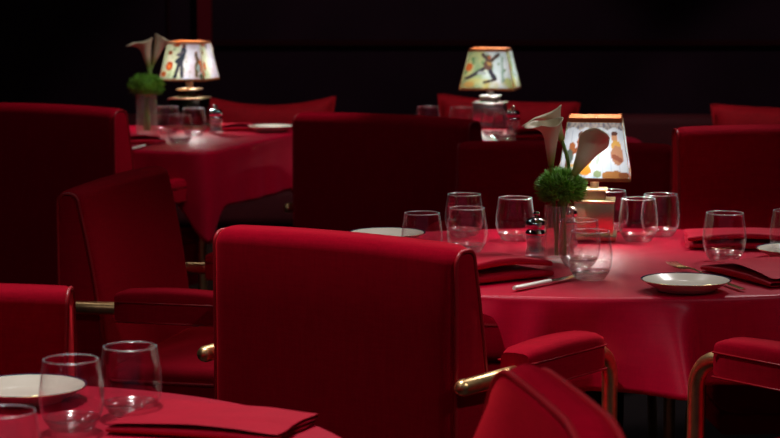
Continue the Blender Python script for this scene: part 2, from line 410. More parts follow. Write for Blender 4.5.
# ------------------------------------------------------------------ tables and cloths
def wrap(a):
    while a > PI: a -= 2 * PI
    while a < -PI: a += 2 * PI
    return a
def sup(a, b, n):
    return lambda t: 1.0 / ((abs(math.cos(t)) / a) ** n + (abs(math.sin(t)) / b) ** n) ** (1 / n)
TZ = 0.745
def make_table(c, rz, rf, label, ped=0.05):
    root = empty('dining_table', (c[0], c[1], 0), rz); tag(root, label, 'table')
    m = MB(); K = 96
    rows = [[((rf(2 * PI * k / K) - i) * math.cos(2 * PI * k / K), (rf(2 * PI * k / K) - i) * math.sin(2 * PI * k / K), z) for k in range(K)] for i, z in ((0.016, TZ - 0.032), (0.008, TZ - 0.028), (0.008, TZ - 0.012), (0.014, TZ - 0.004))]
    m.grid(rows, cu=True); m.cap(rows[0], 0, True); m.cap(rows[-1], 0)
    m.obj('tabletop', 'wood', root, sharp=40)
    m = MB(); m.lathe([(0.07, TZ - 0.035), (0.05, TZ - 0.06), (ped, 0.6), (ped, 0.1), (0.07, 0.05)], 24); m.obj('pedestal', 'iron', root)
    m = MB(); m.lathe([(0.0, 0.06), (0.08, 0.055), (0.24, 0.02), (0.25, 0.0), (0, 0)], 40); m.obj('foot_plate', 'iron', root, sharp=40)
    return root
def make_cloth(c, rz, rf, drop, fold, label, K=360, seed=0):
    """drop(theta)->hem length, fold(theta)->outward flare of the hem (both in table frame)"""
    m = MB(); rows = []
    for fr in (0.0, 0.3, 0.55, 0.75, 0.88, 0.95, 0.985):
        rows.append([(rf(2 * PI * k / K) * fr * math.cos(2 * PI * k / K), rf(2 * PI * k / K) * fr * math.sin(2 * PI * k / K), TZ + 0.003 + 0.0012 * noise.noise((fr * 7 + seed, 5 * math.cos(2 * PI * k / K), 5 * math.sin(2 * PI * k / K))) * (1 if fr else 0)) for k in range(K)])
    for q in range(1, 6):
        a = PI / 2 * q / 5; rr = 0.010
        rows.append([((rf(t) - 0.010 + 0.010 * math.sin(a) + .002) * math.cos(t), (rf(t) - 0.010 + 0.010 * math.sin(a) + .002) * math.sin(t), TZ + 0.003 - rr + rr * math.cos(a)) for t in (2 * PI * k / K for k in range(K))])
    S = 16
    for q in range(1, S + 1):
        s = q / S; row = []
        for k in range(K):
            t = 2 * PI * k / K; D = drop(t); r = rf(t) + 0.002 + fold(t, s)
            row.append((r * math.cos(t), r * math.sin(t), TZ - 0.007 - D * s))
        rows.append(row)
    m.grid(rows, cu=True)
    o = m.obj('tablecloth', 'cloth'); o.location = (c[0], c[1], 0); o.rotation_euler = (0, 0, rz)
    sm = o.modifiers.new('thick', 'SOLIDIFY'); sm.thickness = 0.0012; sm.offset = -1
    tag(o, label, 'tablecloth')
    return o
def g(t, c, w): return math.exp(-(wrap(t - c) / w) ** 2)

# main table
MC = (0.43, 4.335)
mrf = sup(0.68, 0.505, 2.1)
make_table(MC, 0, mrf, 'large round pedestal table under the crimson cloth in the middle right')
def angto(px, py, z=0.75):
    p = at(px, py, z); return math.atan2(p.y - MC[1], p.x - MC[0])
ac = angto(531, 297); ar = angto(706, 298)
def mdrop(t):
    w = wrap(t - ac)
    base = 0.150 + 0.012 * math.sin(3 * t + 1) + 0.02 * g(t, ar + .35, .25)
    base += 0.055 * math.exp(-(w / 0.09) ** 2)
    if w < 0:   # to the left of the hanging corner the hem climbs steeply
        k = min(1, -w / 0.13); base -= 0.14 * (k * k * (3 - 2 * k)) * math.exp(-max(0, -w - 0.3) / 0.5)
    return base
def mfold(t, s):
    v = 0.012 * s
    v += 2.1 * (s ** .9) * (0.024 * g(t, ac + 0.0, 0.05) - 0.016 * g(t, ac + 0.14, 0.07) + 0.022 * g(t, ac + 0.42, 0.10) - 0.016 * g(t, ac + .66, .10) + 0.040 * g(t, ar - 0.10, 0.07) - 0.030 * g(t, ar + 0.04, 0.06) + 0.030 * g(t, ar + 0.42, 0.14))
    v += s * 0.014 * math.sin(9 * t) * (0 if abs(wrap(t - (ac + ar) / 2)) < 0.9 else 1)
    return max(v, 0.001)
make_cloth(MC, 0, mrf, mdrop, mfold, 'crimson tablecloth on the main table with the lit lamp, its hem hanging in soft folds', K=480)

# near table, bottom left
NC = (-0.58, 2.50)
nrf = sup(0.56, 0.56, 2)
make_table(NC, 0, nrf, 'round pedestal table under the cloth in the bottom left corner')
make_cloth(NC, 0, nrf, lambda t: 0.17 + 0.03 * math.sin(4 * t), lambda t, s: s * (0.02 + 0.014 * math.sin(11 * t)), 'crimson tablecloth in the bottom left corner under two near tumblers', seed=3)

# back left square table: near corner and direction of its sides
A = at(208, 152.5, 0.748); B = at(294, 133.5, 0.748)
u = Vector((B.x - A.x, B.y - A.y)).normalized(); v_ = Vector((-u.y, u.x))
hs = 0.42; hl = 0.46
LC = Vector((A.x, A.y)) + u * hl + v_ * hs
lrz = math.atan2(u.y, u.x)
lrf = sup(hl, hs, 14)
make_table(LC, lrz, lrf, 'square table under the cloth at back left beside the dark armchair')
ca = math.atan2(-hs, -hl)   # frame angle of near corner
cs = [math.atan2(sy * hs, sx * hl) for sx in (-1, 1) for sy in (-1, 1)]
def ldrop(t):
    d = 0.18
    for c_ in cs: d += 0.10 * g(t, c_, 0.10)
    # side that the chair pushes against hangs shorter
    return d - 0.105 * g(t, PI, 0.62) * (1 - g(t, cs[0], 0.12)) * (1 - g(t, cs[1], .12))
def lfold(t, s):
    v = 0.012 * s + 0.004 * s * math.sin(17 * t)
    for c_ in cs: v += s * 0.030 * g(t, c_, 0.06) - s * 0.01 * g(t, c_, 0.16)
    return max(v, 0.001)
make_cloth(LC, lrz, lrf, ldrop, lfold, 'crimson tablecloth with a hanging corner on the square table at back left', seed=9)

# middle back table
KC = (0.32, 7.15)
krf = sup(0.52, 0.52, 2)
make_table(KC, 0, krf, 'round table at the back in the middle carrying the acrobat lamp')
make_cloth(KC, 0, krf, lambda t: 0.17 + 0.03 * math.sin(4 * t), lambda t, s: s * (0.02 + 0.012 * math.sin(10 * t)), 'crimson tablecloth mostly hidden behind the middle armchair backs', seed=14)

# ------------------------------------------------------------------ banquette and cushions
YB = 8.65
def bench(x0, x1):
    root = empty('banquette', ((x0 + x1) / 2, YB + 0.3, 0)); W = x1 - x0
    m = MB(); m.rbox((0, -0.1, 0.36), (W, 0.6, 0.16), 0.04, seg=4); m.obj('seat', 'bench', root, sharp=50)
    m = MB(); m.rbox((0, 0.28, 0.42), (W, 0.16, 0.52), 0.04, seg=4); m.obj('backrest', 'bench', root, sharp=50)
    m = MB(); m.rbox((0, -0.05, 0.14), (W - 0.04, 0.6, 0.27), 0.01); m.obj('plinth', 'wood', root, sharp=50)
    return root
tag(bench(-3.8, 3.8), 'long dark banquette running along the black back wall behind the cushions', 'bench')
def pillow(px0, px1, py_top, tilt, sagk, label, Y=None, h=0.42):
    Y = Y or YB + 0.08
    a = aty(px0, py_top, Y); b = aty(px1, py_top, Y); W = b.x - a.x
    h = a.z - 0.452
    m = MB(); nu, nv = 28, 22
    for side in (1, -1):
        rows = []
        for j in range(nv + 1):
            vv = -1 + 2 * j / nv; row = []
            for i in range(nu + 1):
                uu = -1 + 2 * i / nu
                x = uu * W / 2 * (1 - 0.07 * (1 - uu * uu) * 0 - 0.06 * (1 - vv * vv))
                z = h / 2 * vv * (1 - sagk * (1 - uu * uu))
                th = 0.075 * max(0, (1 - uu ** 4) * (1 - vv ** 4)) ** 0.6
                th += 0.004 * noise.noise((uu * 3, vv * 3, side))
                row.append((x, -side * th if th > 0 else 0, z))
            rows.append(row)
        m.grid(rows, flip=(side < 0))
    o = m.obj('scatter_cushion', 'pillow'); o.location = ((a.x + b.x) / 2, Y, a.z - h / 2); o.rotation_euler = (math.radians(-12), math.radians(tilt), 0)
    q = MB(); pts = []
    for i in range(41): uu = -1 + 2 * i / 40; pts.append((uu * W / 2, 0, h / 2 * (1 - sagk * (1 - uu * uu))))
    pts2 = [(p[0], 0, -p[2]) for p in pts[::-1]]
    sd = [(W / 2 * (1 - 0.06 * (1 - vv * vv)), 0, h / 2 * vv) for vv in (0.6, 0.3, 0, -0.3, -0.6)]
    sd2 = [(-x, 0, -z) for x, _, z in sd]
    q.tube(pts + sd + pts2 + sd2, 0.005, 6, closed=True); q.obj('piping', 'pillow', o)
    tag(o, label, 'cushion'); return o
pillow(203, 335, 96, 0.0, 0.24, 'scarlet cushion with a dipping top edge beside the left lamp')
pillow(436, 578, 98, 3.5, 0.10, 'scarlet cushion behind the acrobat lamp in the middle')
pillow(711, 850, 107, 2.0, 0.05, 'scarlet cushion at the right edge above the dark armchair back')

# ------------------------------------------------------------------ tumblers
def tumbler_proto():
    m = MB()
    H = 0.092; th = 0.0016
    def ro(z):
        t = z / H; pts = [(0, .0270), (.06, .0315), (.16, .0372), (.30, .0412), (.45, .0425), (.62, .0415), (.80, .0390), (1.0, .0360)]
        for (a, ra), (b, rb) in zip(pts, pts[1:]):
            if t <= b + 1e-9:
                k = (t - a) / (b - a); k2 = k; return ra + (rb - ra) * k2
        return .036
    zs = [H * (i / 22) for i in range(23)]
    def sm(z): return (ro(max(0, z - .003)) + ro(z) + ro(min(H, z + .003))) / 3
    out = [(sm(z), z) for z in zs]
    tb = 0.013
    # solid base piece
    base = [(0.0, 0.0015), (0.020, 0.0015), (0.0245, 0.0), (0.0275, 0.0008)] + [(sm(z), z) for z in zs if 0.003 < z < 0.017]
    zi = base[-1][1]; ri = base[-1][0] - 0.0022
    inner = [(ri, zi), (ri * 0.93, tb + 0.0005), (ri * 0.75, tb - 0.0025), (ri * 0.4, tb - 0.004), (0, tb - 0.0045)]
    m.lathe(base + inner, 48, mat=1)
    # thin wall, outer and inner
    wall = [(base[-1][0] + .0001, zi)] + [(sm(z), z) for z in zs if z > zi + 0.001]
    m.lathe(wall, 48, mat=0)
    inn = [(r - th, z) for r, z in wall]
    m.lathe(inn, 48, mat=0)
    rt = wall[-1][0] - th / 2; zt = wall[-1][1]
    m.lathe([(rt + 0.0009 * math.cos(a), zt + 0.0009 * math.sin(a)) for a in [2 * PI * k / 8 for k in range(9)]], 48, mat=2)
    o = m.obj('glass_tumbler', ['glass', 'glassbase', 'glassrim'])
    return o
tp = tumbler_proto(); used = False
CT = TZ + 0.0052
def tumbler(px, py, label, group=None, s=1.0):
    global used
    p = at(px, py, CT); o = tp if not used else tp.copy()
    if used: col.objects.link(o)
    used = True
    o.location = (p.x, p.y, CT); o.scale = (s, s, s); o.rotation_euler = (0, 0, random.random() * 6)
    for k in ('group',):
        if k in o: del o[k]
    tag(o, label, 'glass', group); return o
tumbler(590, 279, 'front one of two empty tumblers standing before the ribbed flower vase')
tumbler(579, 266, 'empty tumbler half hidden behind the front tumbler and right of the ribbed vase')
tumbler(515, 240, 'empty tumbler standing alone left of the green tuft of the main vase')
tumbler(467, 252, 'empty tumbler in front of its pair, just above the left folded napkin')
tumbler(464, 236, 'rear tumbler of the overlapping pair at the back left of the main table')
tumbler(422, 258, 'leftmost tumbler on the main table, before the flat white plate')
tumbler(638, 241, 'tumbler to the right of the brass lamp base, front of its pair')
tumbler(660, 236, 'rear tumbler of the pair right of the lamp, with its rim highest')
tumbler(724, 260, 'wide empty tumbler standing before the back right napkin', s=1.04)
tumbler(790, 255, 'tumbler cut by the right edge beside a small plate')
tumbler(609, 231.5, 'tumbler mostly hidden behind the brass lamp base')
tumbler(72, 429, 'nearest large tumbler in the bottom left, in front of the white plate')
tumbler(131, 414, 'second near tumbler, right behind the crimson napkin in the bottom left')
tumbler(6, 490, 'tumbler in the bottom left corner with only its rim showing')
# back tables
tumbler(180, 143, 'front tumbler at the centre of the back left table')
tumbler(168, 133, 'tumbler just behind the front one on the back left table')
tumbler(194, 135, 'tumbler against the dark lamp base on the back left table')
tumbler(428, 133, 'tumbler whose rim rises over the middle armchair back, left of the acrobat lamp')
tumbler(461, 134, 'tumbler directly left of the acrobat lamp base')
tumbler(505, 140, 'front tumbler to the right of the acrobat lamp')
tumbler(493, 136, 'tumbler in front of the acrobat lamp base')

# ------------------------------------------------------------------ plates
def plate_proto(rimdark=True):
    m = MB()
    R_ = 0.0835
    prof = [(0.0, 0.004), (0.044, 0.004), (0.050, 0.0), (0.053, 0.0), (0.055, 0.004), (0.066, 0.009), (0.078, 0.0165), (0.0830, 0.0190)]
    top = [(0.0835, 0.0198), (0.0828, 0.0204)]
    band = [(0.0828, 0.0204), (0.0795, 0.0192)]
    inn = [(0.0795, 0.0192), (0.070, 0.0150), (0.060, 0.0112), (0.054, 0.0085), (0.046, 0.0072), (0.0, 0.0068)]
    m.lathe(prof, 64, mat=0); m.lathe([prof[-1]] + top, 64, mat=2); m.lathe(band, 64, mat=1); m.lathe(inn, 64, mat=0)
    return m.obj('bread_plate', ['porcelain', 'navy', 'gold'])
pp = plate_proto(); pused = False
def plate(px, py, label, s=1.0):
    global pused
    p = at(px, py, CT + 0.02); o = pp if not pused else pp.copy()
    if pused: col.objects.link(o)
    pused = True; o.location = (p.x, p.y, CT); o.scale = (s, s, s)
    tag(o, label, 'plate'); return o
P1 = plate(686, 279, 'cream bread plate with a dark blue rim at the front of the main table', 1.0)
plate(387, 232, 'white bread plate at the far left of the main table, seen over the armchair back')
plate(797, 248, 'bread plate cut by the right edge beside the back right napkin')
plate(27, 385, 'white bread plate behind the nearest tumbler in the bottom left')
plate(271, 125.5, 'white plate on the back left table by the dipping cushion')

# ------------------------------------------------------------------ napkins: folded cloth
def napkin(c, rz, w, l, label, layers=3, skew=0.0, taper=0.0, puff=0.010, gap=0.006, z0=CT, spread=0.0, seed=0):
    gap *= 1.2; puff *= 1.4
    """serpentine folded cloth: width w (folds run along l)"""
    m = MB(); path = []; t = 0.0012
    z = t
    for k in range(layers):
        a, b = (0, 1) if k % 2 == 0 else (1, 0)
        off = spread * k
        n = 14
        for i in range(n + 1):
            q = a + (b - a) * i / n
            path.append((q, z, k))
        if k < layers - 1:
            for i in range(1, 6):
                an = PI * i / 6; sgn = 1 if b == 1 else -1
                path.append((b + sgn * 0.5 * gap / w * math.sin(an), z + gap * (1 - math.cos(an)) / 2, k + .5 * i / 3))
            z += gap
    rows = []; NL = 22
    for j in range(NL + 1):
        vv = j / NL; row = []
        for (q, zz, k) in path:
            wl = w * (1 - taper * vv); x = (q - 0.5) * wl + skew * (vv - .5) - spread * k * (0.5 if q > .5 else -.2)
            y = (vv - 0.5) * l + 0.25 * spread * k * (1 if vv > .5 else -1) * .4
            y += 0.003 * math.sin(q * 7 + k)
            pf = puff * math.sin(PI * min(1, max(0, vv))) * (0.35 + 0.65 * q) * (zz / (layers * gap))
            nz = 0.0015 * noise.noise((q * 4 + seed, vv * 5, k)) * (zz / (layers * gap))
            row.append((x, y, max(0.0008, zz + pf + nz)))
        rows.append(row)
    m.grid(rows)
    o = m.obj('folded_napkin', 'napkin'); o.location = (c[0], c[1], z0); o.rotation_euler = (0, 0, rz)
    sm = o.modifiers.new('thick', 'SOLIDIFY'); sm.thickness = 0.0012; sm.offset = 0
    sb = o.modifiers.new('sub', 'SUBSURF'); sb.levels = 1; sb.render_levels = 1
    tag(o, label, 'napkin'); return o
Q = -90
p = at(505, 273, CT + .01)
napkin((0.165, 4.075), math.radians(Q + 38), 0.17, 0.235, 'thick folded crimson napkin on the left of the main table beside the knife', layers=4, gap=0.008, puff=0.014, skew=.02, taper=.12)
p = at(735, 279, CT + .01)
napkin((0.750, 4.095), math.radians(-157), 0.20, 0.25, 'folded crimson napkin behind the front cream plate on the right', layers=3, gap=0.006, puff=0.012, seed=4, taper=.0)
p = at(733, 240, CT + .01)
napkin((p.x + 0.03, p.y), math.radians(Q - 4), 0.14, 0.26, 'folded crimson napkin at the back right of the main table behind the wide tumbler', layers=4, gap=0.006, puff=0.010, seed=7, taper=-.2)
p = at(205, 420, CT)
napkin((p.x + .015, p.y - 0.035), math.radians(Q - 20), 0.17, 0.235, 'folded crimson napkin on the nearest table in the bottom left', layers=3, gap=0.004, puff=0.006, seed=2, taper=.2)
p = at(143, 143, CT)
napkin((p.x - .02, p.y + .03), math.radians(Q + 15), 0.12, 0.16, 'dark folded napkin left of the flower vase on the back left table', layers=3, seed=12)
p = at(238, 130, CT)
napkin((p.x - .01, p.y + .02), math.radians(Q + 10), 0.10, 0.13, 'dark folded napkin between the glass mill and the far white plate', layers=3, seed=15)
p = at(533, 138, CT)
napkin((p.x, p.y), math.radians(Q), 0.10, 0.13, 'small folded napkin right of the acrobat lamp on the middle back table', layers=4, seed=19, gap=.009)

# ------------------------------------------------------------------ cutlery
def knife(p0, p1, label, name='table_knife'):
    d = Vector(p1) - Vector(p0); Ln = d.length
    root = empty(name, (p0[0], p0[1], CT), math.atan2(d.y, d.x)); tag(root, label, 'knife')
    m = MB(); rows = []
    for i in range(9):
        t = i / 8; x = 0.0 + Ln * 0.46 * t; w = 0.0075 * (1 - 0.25 * t); h = 0.0040
        if i == 0: w *= .5
        rows.append([(x, w * math.cos(2 * PI * k / 12), 0.0045 + h * math.sin(2 * PI * k / 12)) for k in range(12)])
    m.grid(rows, cu=True); m.cap(rows[0], 0, True); m.cap(rows[-1]); m.obj('handle', 'ivory', root, sharp=60)
    m = MB(); rows = []
    for i in range(13):
        t = i / 12; x = Ln * (0.455 + 0.545 * t); w = 0.0085 * (1 - 0.1 * t) if t > .1 else 0.0055
        if t > .85: w *= math.sqrt(max(0.02, 1 - ((t - .85) / .15) ** 2))
        rows.append([(x, -w, 0.0035), (x, -w * .3, 0.0046), (x, w, 0.0046), (x, w, 0.0024), (x, -w * .3, 0.0024)])
    m.grid(rows, cu=True); m.cap(rows[0], 0, True); m.cap(rows[-1]); m.obj('blade', 'chrome', root, sharp=30)
    return root
knife(at(514, 290.5, CT), at(590, 275, CT), 'pale handled table knife lying between the left napkin and the front tumbler')
knife(at(131, 150, CT), at(160, 143, CT), 'white handled knife at the left corner of the back left table')
def fork(p0, p1, label, mat='chrome', hl=1.0):
    """p0 handle end, p1 tine tips"""
    d = Vector(p1) - Vector(p0); Ln = d.length
    root = empty('table_fork', (p0[0], p0[1], CT), math.atan2(d.y, d.x)); tag(root, label, 'fork')
    m = MB(); rows = []
    prof = [(0, .003, .003), (.02, .0065, .003), (.2, .0055, .004), (.5, .0028, .006), (.66, .0028, .009), (.70, .007, .009), (.76, .0115, .006), (.80, .0120, .005)]
    for t, w, z in prof:
        rows.append([(Ln * t, w * math.cos(2 * PI * k / 10), z + 0.0012 * math.sin(2 * PI * k / 10)) for k in range(10)])
    m.grid(rows, cu=True); m.cap(rows[0], 0, True); m.cap(rows[-1]); m.obj('handle', mat, root, sharp=60)
    for k in range(4):
        y = -0.0099 + 0.0066 * k
        m = MB(); m.tube([(Ln * .79, y, .005), (Ln * .88, y, .0045), (Ln * .95, y, .006), (Ln * 1.0, y, .0085)], lambda q: 0.0018 * (1 - .5 * q), 8); m.obj('tine', mat, root)
    return root
fork(at(744, 291, CT), at(671, 266, CT), 'fork with gilt tines poking out behind the front cream plate', 'gold')
fork(at(772, 243, CT), at(716, 252, CT), 'fork lying behind the wide tumbler next to the back right napkin', 'gold')

# ------------------------------------------------------------------ mills
def mill(px, py, label, fill='pepper', s=1.0):
    p = at(px, py, CT)
    root = empty('glass_mill', (p.x, p.y, CT)); tag(root, label, 'mill'); root.scale = (s, s, s)
    m = MB(); m.lathe([(0.0, 0.0), (0.022, 0.0), (0.0235, 0.003), (0.022, 0.012), (0.0195, 0.022), (0.0205, 0.034), (0.0225, 0.042), (0.021, 0.048)], 32, rib=lambda a, z: 0.04 * abs(math.sin(4 * a)))
    m.lathe([(0.021, 0.048), (0.018, 0.045), (0.0165, 0.03), (0.0165, 0.012), (0.0, 0.010)], 32); m.obj('body', 'glassrim', root)
    m = MB(); m.lathe([(0.0, 0.0115), (0.0155, 0.0115), (0.0155, 0.030), (0.0, 0.031)], 24); m.obj('filling', fill, root, sharp=40)
    m = MB(); m.lathe([(0.0, 0.047), (0.0222, 0.047), (0.0240, 0.050), (0.0222, 0.054), (0.0180, 0.058), (0.0235, 0.064), (0.0245, 0.070), (0.0215, 0.078), (0.013, 0.083), (0.006, 0.084), (0.0, 0.084)], 32); m.obj('cap', 'chrome', root, sharp=40)
    m = MB(); m.lathe([(0.0035, 0.083), (0.0035, 0.086), (0.007, 0.0885), (0.0078, 0.092), (0.006, 0.096), (0.0, 0.0975)], 24); m.obj('knob', 'chrome', root)
    return root
mill(536, 256, 'glass and chrome mill just left of the ribbed vase on the main table', s=.95)
mill(566, 246, 'mill with a pale chrome cap showing behind the ribbed vase', 'salt', s=1.02)
mill(216, 133, 'glass and chrome mill on the back left table beside the lamp', s=1.0)
mill(513, 134, 'mill with a dark shine standing right of the acrobat lamp base', s=1.0)

# ------------------------------------------------------------------ table lamps with painted shades
def blend(a, b, t): return tuple(x + (y - x) * t for x, y in zip(a, b))
def seg_d(u, v, a, b):
    ax, ay = a; bx, by = b; dx, dy = bx - ax, by - ay; t = max(0, min(1, ((u - ax) * dx + (v - ay) * dy) / (dx * dx + dy * dy + 1e-9)))
    return math.hypot(u - ax - dx * t, v - ay - dy * t)
def paint_fn(bg, items, seed):
    def f(u, v):
        c = bg(u, v)
        for it in items:
            if it[0] == 'e': _, cx, cy, rx, ry, colr = it; d = math.hypot((u - cx) / rx, (v - cy) / ry) - 1 + 0.25 * noise.noise((u * 14 + seed, v * 14, 3)); inside = d < .15
            else:
                _, a, b, w, colr = it; inside = seg_d(u, v, a, b) < 1.25 * w * (1 + 0.3 * noise.noise((u * 12 + seed, v * 12, 8)))
            if inside: c = colr
        return c
    return f
n3 = lambda u, v, s, k: noise.noise((u * k + s, v * k * .8, s * 1.7))
def bg_white(u, v):
    c = blend((.82, .92, 1.0), (.62, .78, .88), max(0, n3(u, v, 1, 5)))
    if v > .80 + 0.05 * abs(math.sin(u * 13)): c = blend((.20, .20, .24), (.62, .55, .45), min(1, max(0, .5 + 1.2 * n3(u, v, 6, 22))))
    if abs((u * 8) % 1 - .5) > .46 and v < .8: c = blend(c, (.45, .55, .65), .5)
    return c
BR = (.30, .08, .03); OR = (.85, .33, .04); SK = (.70, .36, .20); DK = (.05, .03, .03)
cafe = [('s', (.10, .25), (.42, .25), .015, (.75, .45, .12)), ('s', (.25, .25), (.25, .02), .012, (.6, .35, .1)),
        ('e', .36, .40, .11, .14, OR), ('e', .36, .18, .09, .07, OR), ('e', .30, .62, .07, .09, BR), ('e', .28, .73, .045, .05, (.18, .07, .05)), ('s', (.30, .55), (.14, .44), .03, BR),
        ('e', .15, .54, .045, .07, (.45, .15, .05)), ('e', .12, .38, .05, .11, (.12, .16, .13)), ('e', .10, .24, .03, .1, (.2, .1, .06)),
        ('e', .84, .70, .045, .07, SK), ('e', .84, .755, .047, .03, (.16, .07, .05)), ('e', .85, .56, .07, .08, (.8, .45, .1)), ('e', .86, .42, .085, .13, (.55, .28, .16)), ('s', (.80, .40), (.90, .34), .03, (.35, .12, .07)),
        ('e', .80, .10, .17, .065, (.45, .20, .06)), ('e', .92, .10, .06, .05, (.3, .1, .04)), ('s', (.55, .3), (.6, .6), .02, (.5, .6, .5)), ('e', .55, .12, .05, .05, (.3, .4, .2))]
def bg_pond(u, v):
    k = max(0, min(1, (u - .42 + .12 * n3(u, v, 4, 4)) * 6)); a = blend((.62, .72, .42), (.80, .80, .55), max(0, min(1, .5 + n3(u, v, 2, 6))))
    b = blend((.72, .60, .66), (.85, .85, .95), max(0, min(1, .5 + 1.4 * n3(u, v, 5, 7)))); c = blend(a, b, k)
    if n3(u, v, 9, 16) > .38: c = blend(c, (.25, .30, .12), .6)
    return c
stroll = [('e', .17, .38, .075, .10, (.50, .06, .01)), ('e', .17, .38, .035, .05, (.85, .22, .05)), ('e', .07, .18, .05, .06, (.6, .12, .03)), ('e', .30, .92, .10, .05, (.40, .06, .02)),
          ('e', .15, .72, .06, .05, (.30, .08, .03)), ('e', .24, .80, .03, .03, (.1, .2, .08)), ('e', .52, .88, .05, .065, DK), ('e', .50, .86, .03, .03, (.45, .12, .08)), ('s', (.52, .78), (.46, .55), .065, (.03, .04, .06)), ('s', (.50, .74), (.36, .66), .03, (.12, .10, .12)),
          ('s', (.44, .55), (.37, .50), .06, (.03, .04, .05)), ('s', (.42, .50), (.34, .10), .035, (.03, .03, .04)), ('s', (.48, .50), (.50, .12), .035, (.04, .04, .06)), ('e', .87, .70, .04, .05, BR), ('s', (.87, .66), (.90, .50), .04, (.12, .08, .05)),
          ('s', (.86, .44), (.84, .15), .035, (.14, .10, .05)), ('e', .92, .34, .06, .08, (.30, .42, .40)), ('e', .96, .12, .05, .08, (.12, .14, .08)), ('s', (.97, .5), (.99, .25), .03, (.6, .14, .03))]
def bg_green(u, v):
    a = blend((.60, .62, .26), (.30, .42, .22), max(0, min(1, .5 + 1.6 * n3(u, v, 3, 5)))); b = blend((.62, .78, .78), (.85, .92, .95), max(0, min(1, .5 + 1.2 * n3(u, v, 8, 6))))
    k = max(0, min(1, (u - .35 - .2 * n3(u, v, 6, 4)) * 3)); c = blend(a, b, k)
    if v < .28: c = blend(c, (.62, .52, .14), max(0, min(1, .5 + 1.3 * n3(u, v, 11, 7))))
    if n3(u, v, 13, 9) > .36: c = (.18, .32, .14)
    return c
acro = [('s', (.42, .52), (.12, .30), .035, (.05, .04, .05)), ('e', .10, .30, .05, .03, DK), ('s', (.56, .50), (.66, .28), .04, (.04, .04, .06)), ('s', (.66, .26), (.46, .20), .025, DK), ('e', .52, .62, .09, .11, (.16, .08, .06)), ('e', .55, .66, .05, .05, (.5, .3, .1)),
        ('s', (.55, .72), (.38, .86), .035, (.10, .07, .06)), ('s', (.60, .72), (.78, .86), .035, (.10, .07, .06)), ('e', .55, .80, .035, .045, (.45, .14, .06)), ('e', .10, .56, .07, .08, (.70, .16, .03)), ('e', .16, .14, .09, .06, (.65, .38, .10)), ('e', .40, .42, .08, .04, (.35, .40, .4)),
        ('s', (.86, .8), (.82, .2), .02, (.35, .50, .42)), ('e', .93, .2, .05, .1, (.55, .62, .25))]
def make_lamp(px, base_y, rz, wb, wt, z_sb, z_st, style, fns, label, energy, bs=1.0, Yshift=0):
    p = at(px, base_y, CT)
    root = empty('table_lamp', (p.x, p.y, CT), rz); tag(root, label, 'lamp')
    zs = z_sb - CT; zt = z_st - CT
    metal, metal2 = {'brass': ('lampbrass', 'lampbrass'), 'pewter': ('pewter', 'pewter'), 'bronze': ('bronze', 'lampbrass')}[style]
    b = bs
    def bx(name, c, s, mt, r=.0015): m = MB(); m.rbox(c, s, r, seg=2); return m.obj(name, mt, root, sharp=35)
    h1 = (zs) * .62; h2 = zs * .80
    bx('foot', (0, 0, 0.006), (.098 * b, .098 * b, .012), metal2)
    bx('base_block', (0, 0, 0.012 + (h1 - .012) / 2), (.084 * b, .084 * b, h1 - .012), metal)
    bx('base_cap', (0, 0, h1 + 0.002), (.090 * b, .090 * b, .005), metal2)
    bx('upper_block', (0, 0, h1 + .0045 + (h2 - h1 - .0045) / 2), (.050 * b, .050 * b, h2 - h1 - .0045), metal)
    bx('upper_cap', (0, 0, h2 + .002), (.056 * b, .056 * b, .005), metal2)
    m = MB(); m.lathe([(.0, h2), (.009 * b, h2 + .004), (.0105 * b, zs + .004), (.006, zs + .010), (.006, zs + .02), (0, zs + .02)], 24); m.obj('stem', metal2, root, sharp=40)
    m = MB(); zc = zs + .036; m.lathe([(max(1e-5, .018 * math.sin(PI * i / 12)), zc - .018 * math.cos(PI * i / 12)) for i in range(13)], 20)
    bu = m.obj('bulb', bulb_mat(energy), root)
    # four painted panels: one mesh, colour stored on its points
    me = MB(); cols = []; n = 64; H = zt - zs
    def ring_pt(face, u, v, off=0.0):
        hw = (wb + (wt - wb) * v) / 2 + off; x = -hw + 2 * hw * u; z = zs + H * v
        return [(x, -hw, z), (hw, x, z), (-x, hw, z), (-hw, -x, z)][face]
    V = []; Fc = []
    for face in range(4):
        b0 = len(V); f = fns[face % len(fns)]
        for j in range(n + 1):
            for i in range(n + 1): V.append(ring_pt(face, i / n, j / n)); cols.append(f(i / n, j / n))
        for j in range(n):
            for i in range(n): a = b0 + j * (n + 1) + i; Fc.append((a, a + 1, a + n + 2, a + n + 1))
    ms = bpy.data.meshes.new('lamp_shade'); ms.from_pydata(V, [], Fc); ms.materials.append(MT['shade'])
    ca_ = ms.color_attributes.new('paint', 'FLOAT_COLOR', 'POINT')
    for i, c in enumerate(cols): ca_.data[i].color = (*c, 1)
    sh = bpy.data.objects.new('lamp_shade', ms); col.objects.link(sh); sh.parent = root
    for nm, v0, v1, off in (('trim_band', 0.0, 0.055, .0008), ('trim_band', 0.93, 1.0, .0008)):
        m = MB(); rows = []
        for (v, o_) in ((v0, -.0012), (v0, off), (v1, off), (v1, -.0012)):
            row = []
            for face in range(4): row.append(ring_pt(face, 0.0, v, o_))
            rows.append(row)
        m.grid(rows, cu=True, cv=True); m.obj(nm, 'band', sh, smooth=False)
    m = MB()
    for face in range(4): m.tube([ring_pt(face, 0, 0.05, .0003), ring_pt(face, 0, .93, .0003)], .0011, 6)
    m.tube([(-wt / 2 + .001, 0, zt - .008), (wt / 2 - .001, 0, zt - .008)], .001, 6)
    m.tube([(0, -wt / 2 + .001, zt - .008), (0, wt / 2 - .001, zt - .008)], .001, 6); m.obj('shade_frame', 'lampbrass', sh)
    return root
f1 = paint_fn(bg_white, cafe, 1); f2 = paint_fn(bg_white, cafe[11:], 5)
